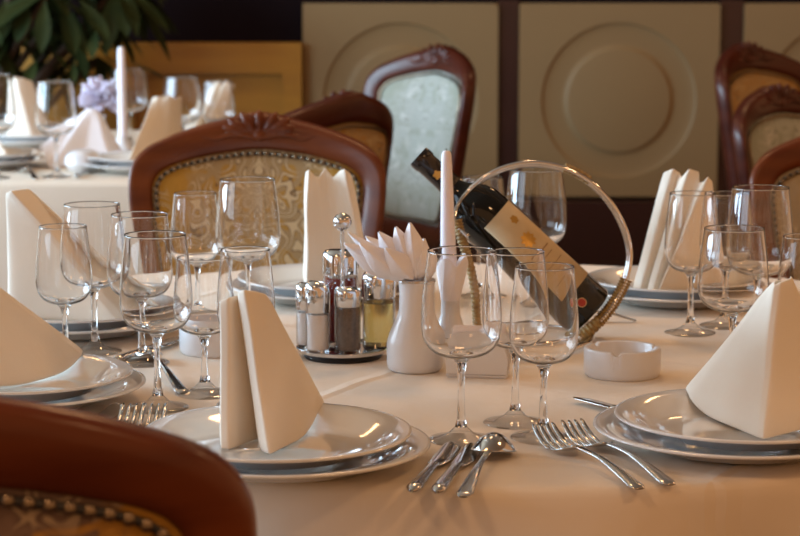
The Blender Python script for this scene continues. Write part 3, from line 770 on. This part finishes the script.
def chair(label, loc, rotz, mats=('wood', 'brocade_gold', 'brocade_gold'), nails=None, group='carved wooden chairs', sc=1.0):
    t = thing('dining_chair', label, 'chair', loc, rotz, group); t.scale = (sc,)*3
    W_, FR, BK = M[mats[0]], M[mats[1]], M[mats[2]]
    ol, il = loops(); n = len(ol); k = 14; v, f = [], []
    for a, b in zip(ol, il):
        for j in range(k):
            an = 2*PI*j/k; c_, s_ = math.cos(an), math.sin(an)
            q = .5 - .5*math.copysign(abs(c_)**.6, c_); y = -.019*math.copysign(abs(s_)**.55, s_)
            # a raised moulding along the front
            p = a.lerp(b, q); v.append(warp((p.x, y - (.003 if s_ > .5 and q < .6 else 0), p.z)))
    for i in range(n):
        i2 = (i+1) % n
        for j in range(k): f.append((i*k+j, i*k+(j+1) % k, i2*k+(j+1) % k, i2*k+j))
    obj('back_frame', v, f, W_, t, angle=0)
    def pad(name, sg, mat, parent=t):
        rs = [0, .25, .5, .7, .85, .94, .985, 1.0]; v, f = [], []; c = Vector((0, 0, .75))
        for r in rs:
            for p in il:
                q = c + (p*1.0 + Vector((0, 0, 0)) - c)*(r*1.015); y = sg*(.010 + .016*(1-r**5))
                v.append(warp((q.x, y, q.z)))
        for i in range(len(rs)-1):
            for j in range(n): f.append((i*n+j, i*n+(j+1) % n, (i+1)*n+(j+1) % n, (i+1)*n+j))
        return obj(name, v, f, mat, parent, angle=0)
    pf = pad('backrest_upholstery', -1, FR); pb = pad('rear_upholstery', 1, BK)
    for sg, prt, key in ((-1, pf, 'f'), (1, pb, 'b')):
        np_ = nail_path(il, .005, 0)
        pth = [warp((p.x, sg*.0165, p.z)) for p in np_]
        obj('braid_trim', *tube(pth, .0035, 6, closed=True), M['brass'] if not nails else M['rubber'], prt, angle=0)
        if nails and key in nails:
            st = .0128
            hm = None
            pts = [p for p in resample(pth, st) if p.z > .60]
            for p in pts:
                if hm is None:
                    hm = obj('nail', *sphere((0, 0, 0), .0048, 10, (1, .7, 1)), M['brass'], prt, angle=0, loc=p + Vector((0, sg*.002, 0)))
                else:
                    c = hm.copy(); COL.objects.link(c); c.location = p + Vector((0, sg*.002, 0))
    # crest carving: shell of leaves merged into one relief
    parts = []
    for sg in (-1,):
        for ang in (-72, -48, -24, 0, 24, 48, 72):
            a = math.radians(ang); Lc = .036 + .012*math.cos(a)
            p0 = Vector((.012*math.sin(a)*1.5, sg*.020, .935)); p1 = p0 + Vector((math.sin(a)*Lc*1.25, -.003*sg, math.cos(a)*Lc*.8))
            parts.append(tube(crom([p0, p0.lerp(p1, .5)+Vector((0, sg*.004, 0)), p1], 4), [.003, .004, .0055, .0065, .007, .0075, .007, .006, .003], 8))
        for s2 in (-1, 1):
            parts.append(tube(crom([(0, sg*.018, .925), (s2*.04, sg*.021, .932), (s2*.075, sg*.018, .925), (s2*.10, sg*.017, .930), (s2*.115, sg*.017, .922)], 5), [.006]*8+[.0055]*8+[.004]*5, 8))
        parts.append(sphere((0, sg*.020, .930), .011, 12, (1, .7, 1)))
    parts.append(sphere((0, -.004, .956), .018, 12, (1.8, .9, .8)))
    v, f = join(*parts); v = [warp(p) for p in v]
    o = obj('crest_carving', v, f, W_, t, angle=0)
    rm = o.modifiers.new('merge', 'REMESH'); rm.mode = 'VOXEL'; rm.voxel_size = .0022; rm.use_smooth_shade = True
    # seat
    rows = []; ns = 28
    def seat_loop(grow, z):
        out = []
        for i in range(ns):
            a = 2*PI*i/ns; c_, s_ = math.cos(a), math.sin(a)
            x = math.copysign(abs(c_)**.45, c_)*(.225 + grow); y = math.copysign(abs(s_)**.45, s_)*(.21 + grow)
            x *= 1 - .16*(y/.21 if y > 0 else 0)
            out.append((x, y - .235, z))
        return out
    def stack(lps):
        v = [p for l in lps for p in l]; f = []
        for i in range(len(lps)-1):
            for j in range(ns): f.append((i*ns+j, i*ns+(j+1) % ns, (i+1)*ns+(j+1) % ns, (i+1)*ns+j))
        f.append(tuple(range(ns))); f.append(tuple((len(lps)-1)*ns+j for j in range(ns)))
        return v, f
    obj('seat_frame', *stack([seat_loop(0, .36), seat_loop(.008, .365), seat_loop(.008, .41), seat_loop(0, .418)]), W_, t, angle=50)
    obj('seat_cushion', *stack([seat_loop(-.01, .418), seat_loop(-.003, .43), seat_loop(-.008, .455), seat_loop(-.03, .468), seat_loop(-.09, .476)]), FR, t, angle=60)
    for s2 in (-1, 1):
        obj('leg', *tube(crom([(s2*.195, -.415, .40), (s2*.215, -.435, .34), (s2*.212, -.430, .25), (s2*.195, -.415, .12), (s2*.200, -.425, .03), (s2*.208, -.435, .0)], 5), [.026]*4+[.028]*3+[.024]*5+[.018]*5+[.013]*5+[.016]*4, 12), W_, t, angle=0)
        obj('leg', *tube(crom([(s2*.155, -.005, .50), (s2*.158, -.03, .42), (s2*.16, -.035, .30), (s2*.162, 0, .12), (s2*.165, .05, .0)], 5), .019, 12), W_, t, angle=0)
    return t
# the far chair that closes the table: front of its back looks at the camera
def place(px, crest_y, d, sc=1.0):
    q = Q(px, crest_y, d); return Vector((q.x, q.y, 0))
chair('carved chair with a gold brocade back facing the camera, behind the round table', (-.247, 3.62, 0), 0.0, ('wood', 'brocade_gold', 'brocade_back'), 'f')
chair('wooden chair in the left foreground seen from behind, nailed mauve brocade cut by the frame', (-.319, 1.345, 0), PI, ('wood', 'brocade_gold', 'brocade_mauve'), 'b', sc=1.006)
chair('wooden chair coloured as shaded, seen at an angle, directly behind the gold brocade chair', (-.165, 4.35, 0), math.radians(-128), ('wood_chair_shaded', 'brocade_back', 'brocade_back'))
chair('chair with pale blue brocade standing alone against the beige panel', (.045, 5.5, 0), math.radians(-56), ('wood_chair_shaded', 'brocade_blue', 'brocade_blue'), sc=1.05)
chair('chair with pale brocade at the right edge, behind the nailed brocade chair', (.905, 4.75, 0), math.radians(42), ('wood_chair_shaded', 'brocade_blue', 'brocade_blue'), sc=.985)
chair('tall chair with a gold upper edge, farthest back at the right edge', (.965, 5.5, 0), math.radians(50), ('wood_chair_shaded', 'brocade_back', 'brocade_back'), sc=1.055)
chair('nailed beige brocade chair at the right edge, nearest the round table', (.825, 3.60, 0), math.radians(-8), ('wood', 'brocade_beige', 'brocade_back'), 'f', sc=.99)

# ================================================================ FAR TABLE (left background)
FX0, FX1, FY0, FY1 = -2.2, -.42, 4.62, 6.1
t = thing('long_table', 'rectangular table under the white cloth in the left background', 'table', ((FX0+FX1)/2, (FY0+FY1)/2, 0))
hx, hy = (FX1-FX0)/2, (FY1-FY0)/2
obj('tabletop', *box(-hx+.01, hx-.01, -hy+.01, hy-.01, .71, .745, .004), M['wood'], t)
for a in (-1, 1):
    for b in (-1, 1): obj('leg', *box(a*(hx-.35)-.03, a*(hx-.35)+.03, b*(hy-.08)-.03, b*(hy-.08)+.03, 0, .71, .005), M['wood'], t)
def rect_cloth():
    per = []; n = 60
    pts = [(-hx, -hy), (hx, -hy), (hx, hy), (-hx, hy)]
    for i in range(4):
        a, b = pts[i], pts[(i+1) % 4]
        for k in range(n): per.append((a[0]+(b[0]-a[0])*k/n, a[1]+(b[1]-a[1])*k/n, i))
    rings = []
    for g, z in ((-.03, TZ), (-.006, TZ), (0, TZ-.003), (.003, TZ-.012), (.008, TZ-.08), (.014, TZ-.16), (.018, TZ-.25)):
        ring = []
        for idx, (x, y, sd) in enumerate(per):
            wv = .03*min(1, (TZ-z)/.3)*math.sin(idx*.33 + 1.2*math.sin(idx*.07))
            r = math.hypot(x, y); sx = math.copysign(min(1, (abs(x)/hx)**8), x); sy = math.copysign(min(1, (abs(y)/hy)**8), y)
            ring.append((x + sx*(g+wv), y + sy*(g+wv), z))
        rings.append(ring)
    v = [p for r in rings for p in r]; m = len(per); f = [tuple(range(m))]
    for i in range(len(rings)-1):
        for k in range(m): f.append((i*m+k, i*m+(k+1) % m, (i+1)*m+(k+1) % m, (i+1)*m+k))
    return v, f
o = obj('tablecloth', *rect_cloth(), M['linen_far'], loc=((FX0+FX1)/2, (FY0+FY1)/2, 0), angle=50)
tag(o, 'white cloth draped over the long table in the left background', 'tablecloth')
wine_glass(57, 177, 81, 39, 'large wine glass near the front edge of the background table', 'wine glasses on the background table')
wine_glass(-4, 178, 74, 40, 'wine glass cut by the left picture edge on the background table', 'wine glasses on the background table')
wine_glass(130, 145, 69, 36, 'wine glass behind the background candle', 'wine glasses on the background table')
wine_glass(183, 160, 77, 36, 'wine glass right of the creamy napkin on the background table', 'wine glasses on the background table')
wine_glass(219, 158, 81, 32, 'wine glass before the fan of napkins near the end of the background table', 'wine glasses on the background table')
def far_plates(px, py, label):
    c = P(px, py, TZ+.02); c.z = TZ + .001
    a = obj('charger_plate', *plate_vf(.142, .021), M['porcelain'], loc=c, angle=0); tag(a, 'wide white under plate ' + label, 'plate', 'under plates')
    b = obj('dinner_plate', *plate_vf(.128, .022), M['porcelain'], loc=c+Vector((0, 0, .0142)), angle=0); tag(b, 'white dinner plate ' + label, 'plate', 'dinner plates'); PLATES.append((b.location.copy(), .128, .022))
    return c
fa = far_plates(28, 139, 'under the left creamy napkin on the background table')
fb = far_plates(142, 163, 'right of the white paper fan on the background table')
fc = far_plates(-12, 159, 'cut by the left edge on the background table')
fd = far_plates(210, 134, 'under the leaning napkins at the end of the background table')
d = fa.y
napkin(d, [((40, 134, .05), (26, 78, .02)), ((5, 140, .0), (13, 76, 0)), ((34, 142, -.04), (16, 79, -.01)), ((45, 139, 0), (22, 78, 0)), ((50, 138, .02), (30, 80, .02)), ((46, 134, .05), (33, 82, .04))], 'creamy napkin pyramid at the left on the background table')
d = fb.y
napkin(d, [((160, 155, .05), (170, 95, .03)), ((126, 160, .0), (153, 97, 0)), ((150, 164, -.04), (158, 96, -.01)), ((163, 162, -.03), (163, 99, -.01)), ((168, 161, -.03), (170, 94, -.01)), ((173, 161, -.02), (175, 99, 0)), ((182, 160, 0), (181, 96, .01)), ((180, 155, .05), (178, 98, .04))], 'creamy napkin with a jagged top right of the background candle')
d = fc.y
napkin(d, [((-30, 156, .05), (-30, 110, .02)), ((-45, 162, 0), (-33, 108, 0)), ((-10, 162, -.04), (-28, 107, 0)), ((10, 156, -.02), (-24, 108, 0)), ((-5, 152, .05), (-26, 109, .02))], 'tan napkin cut by the left edge on the background table')
d = fd.y
napkin(d, [((205, 128, .05), (222, 86, .03)), ((182, 134, .0), (214, 82, 0)), ((192, 136, -.03), (220, 80, -.01)), ((205, 134, -.02), (222, 86, -.01)), ((200, 136, -.04), (226, 80, -.02)), ((222, 134, -.03), (234, 84, -.02)), ((236, 128, .03), (233, 86, .02))], 'pair of leaning napkin layers near the end of the background table')
# white paper fan napkin and small round bowl
c0 = P(88, 160); d = c0.y
napkin(d, [((38, 164, .02), (84, 112, .01)), ((50, 168, -.02), (88, 108, -.005)), ((82, 165, -.04), (92, 108, -.01)), ((112, 165, -.05), (96, 110, -.01)), ((128, 160, .0), (99, 112, .0)), ((100, 156, .05), (92, 110, .01))], 'white tent folded napkin before the flower on the background table', zb=TZ+.002, mat='paper')
cbw = P(84, 172)
o = obj('round_bowl', *lathe([(0, 0), (.020, 0), (.036, .008), (.044, .020), (.042, .036), (.032, .047), (.018, .052), (0, .052)], 32), M['ceramic'], loc=cbw); tag(o, 'small rounded white sugar bowl before the white tent napkin', 'bowl')
# flower in a small vase, candle
cf = P(100, 150)
t = thing('flower_vase', 'small white vase holding the pale lilac flower on the background table', 'vase', cf)
obj('vase_body', *lathe([(0, 0), (.028, 0), (.03, .03), (.016, .06), (.015, .085), (.018, .09), (.014, .088), (.012, .06), (0, .05)], 32), M['ceramic'], t)
fc_ = Q(101, 100, cf.y)
t = thing('carnation', 'ruffled pale lilac flower standing in a vase beside the background candle', 'flower', cf + Vector((0, 0, .055)))
hl = fc_.z - TZ - .055
obj('stem', *tube([(0, 0, 0), (0, 0, hl*.5), ((fc_-cf).x, 0, hl)], .002, 8), M['leaf'], t)
v, f = [], []; rng = random.Random(3)
for k in range(240):
    u = rng.uniform(-.55, 1); a = k*2.39996; s_ = math.sqrt(1-u*u); dr = Vector((s_*math.cos(a), s_*math.sin(a), u))
    sd = dr.orthogonal().normalized(); sd = Matrix.Rotation(rng.uniform(0, 6.3), 3, dr) @ sd; R_ = .056*rng.uniform(.72, 1.12); b0 = len(v)
    nrm = dr.cross(sd)
    v += [dr*.008, dr*R_*.7 + sd*.006, dr*R_ + sd*.007 + nrm*.004, dr*R_*1.04 + nrm*-.003, dr*R_ - sd*.007 + nrm*.004, dr*R_*.7 - sd*.006]
    f.append(tuple(range(b0, b0+6)))
v = [(Vector(p) + Vector(((fc_-cf).x, 0, hl))) for p in v]
o = obj('petals', v, f, M['flower'], t, smooth=False); solid(o, .0008)
o['kind'] = 'stuff'
ccd = P(123, 152); d = ccd.y
t = thing('candle_holder', 'small ceramic candle holder on the background table', 'candle holder', ccd)
obj('holder_body', *lathe([(0, 0), (.034, 0), (.036, .003), (.030, .010), (.020, .022), (.0150, .035), (.0165, .040), (.0130, .040), (.0120, .034), (0, .033)], 32), M['ceramic'], t)
t = thing('candle', 'unlit slender white candle on the background table', 'candle', ccd + Vector((0, 0, .034)))
hh = Q(123, 47, d).z - TZ - .034
obj('wax', *lathe([(0, 0), (.0115, 0), (.0112, hh*.5), (.009, hh*.97), (.006, hh), (0, hh+.001)], 24), M['candle'], t)
obj('wick', *lathe([(0, hh), (.0006, hh), (.0005, hh+.003), (0, hh+.003)], 8), M['rubber'], t)
# cutlery on the background table
def far_cut(end, tip, label, kind):
    (fork if kind == 'f' else knife)(end, tip, label)
knife((76, 179), (92, 170), 'knife on the background table between the large wine glass and the sugar bowl')
fork((36, 180), (22, 171), 'fork on the background table left of the large wine glass')

# ================================================================ PLANT
pl = Vector((-1.62, 6.55, 0))
t = thing('potted_plant', 'leafy green plant with broad leaves at the upper left of the room', 'plant', pl)
obj('pot', *lathe([(0, 0), (.16, 0), (.21, .34), (.225, .36), (.205, .36), (.19, .33), (0, .33)], 40), M['pot'], t)
rng = random.Random(11)
stems = []; V, F_ = [], []
def leaf(base, dr, L_, w_, droop, roll):
    dr = dr.normalized(); sd = dr.cross(Vector((0, 0, 1)))
    if sd.length < .1: sd = Vector((1, 0, 0))
    sd.normalize(); sd = Matrix.Rotation(roll, 3, dr) @ sd; up = sd.cross(dr)
    b0 = len(V); n = 8
    for i in range(n+1):
        q = i/n; ww = w_*(math.sin(PI*q**1.35)**.8) if 0 < q < 1 else .002
        c = base + dr*L_*q + Vector((0, 0, -droop*L_*q*q))
        for u in (-1, -.5, 0, .5, 1): V.append(c + sd*ww*u + up*abs(u)*ww*.28)
    for i in range(n):
        for j in range(4): F_.append((b0+i*5+j, b0+i*5+j+1, b0+(i+1)*5+j+1, b0+(i+1)*5+j))
def tgt(px, py, dd=0): return Q(px, py, pl.y + dd) - pl
whorls = [(48, -6, -.15), (12, 10, 0), (86, -30, .05), (-20, 30, -.1), (118, -14, 0), (55, 62, .1), (100, 58, .12), (20, 70, .15), (140, -30, .1), (28, -40, .2), (70, 25, .15), (110, 20, .2)]
for wi, (px, py, dd) in enumerate(whorls):
    c = tgt(px, py, dd); stems.append(tube(crom([(rng.uniform(-.05, .05), rng.uniform(-.05, .05), .33), Vector((c.x*.5, c.y*.4, .33+(c.z-.33)*.5)), c], 6), [.022]*6+[.012]*7, 8))
    big = wi < 5
    nl = 13 if big else 8
    for k in range(nl):
        a = 2*PI*k/nl + rng.uniform(-.3, .3); el = rng.uniform(-.9, .1)
        dr = Vector((math.cos(a), math.sin(a)*.8, el)); Lf = rng.uniform(.17, .24) if big else rng.uniform(.10, .16)
        leaf(c, dr, Lf, Lf*rng.uniform(.13, .17), rng.uniform(.15, .6), rng.uniform(-.5, .5))
# a few leaves hanging forwards, broad side to the camera
for (px, py, qx, qy, w_) in ((45, 0, 41, 50, .028), (62, 0, 75, 52, .032), (30, 4, 17, 40, .028), (80, 0, 108, 38, .03), (48, 48, 66, 66, .014), (100, 52, 128, 44, .014), (130, 62, 163, 76, .018), (74, 60, 74, 82, .012), (96, 30, 92, 57, .02), (120, -4, 137, 22, .03), (36, 60, 26, 84, .02), (5, 0, 4, 35, .03)):
    a = tgt(px, py, -.2); b = tgt(qx, qy, -.28); dr = b - a; leaf(a, dr, dr.length, w_*.9, .05, rng.uniform(-.3, .3) + PI/2*0)
sv, sf = join(*stems)
obj('stems', sv, sf, M['bark'], t, angle=0)
o = obj('foliage', V, F_, M['leaf'], t, angle=0); o['kind'] = 'stuff'

# ceiling lamps that carry the warm light
for x, y in ((-1.2, .4), (1.4, .4), (0.2, 3.9), (2.4, 3.2), (-1.4, 6.0), (1.4, 6.0)):
    where = 'above ' + ('the left of the camera' if (x, y) == (-1.2, .4) else 'the right of the camera' if y == .4 else 'the round table' if y == 3.9 else 'the right hand chairs' if y == 3.2 else 'the potted plant' if x < 0 else 'the beige panels')
    t = obj('ceiling_lamp', *lathe([(.20, 2.90), (.26, 2.90), (.26, 3.0), (.20, 3.0)], 40), M['chrome'], loc=(x, y, 0))
    tag(t, 'round ceiling lamp ring ' + where, 'lamp', 'ceiling lamps')
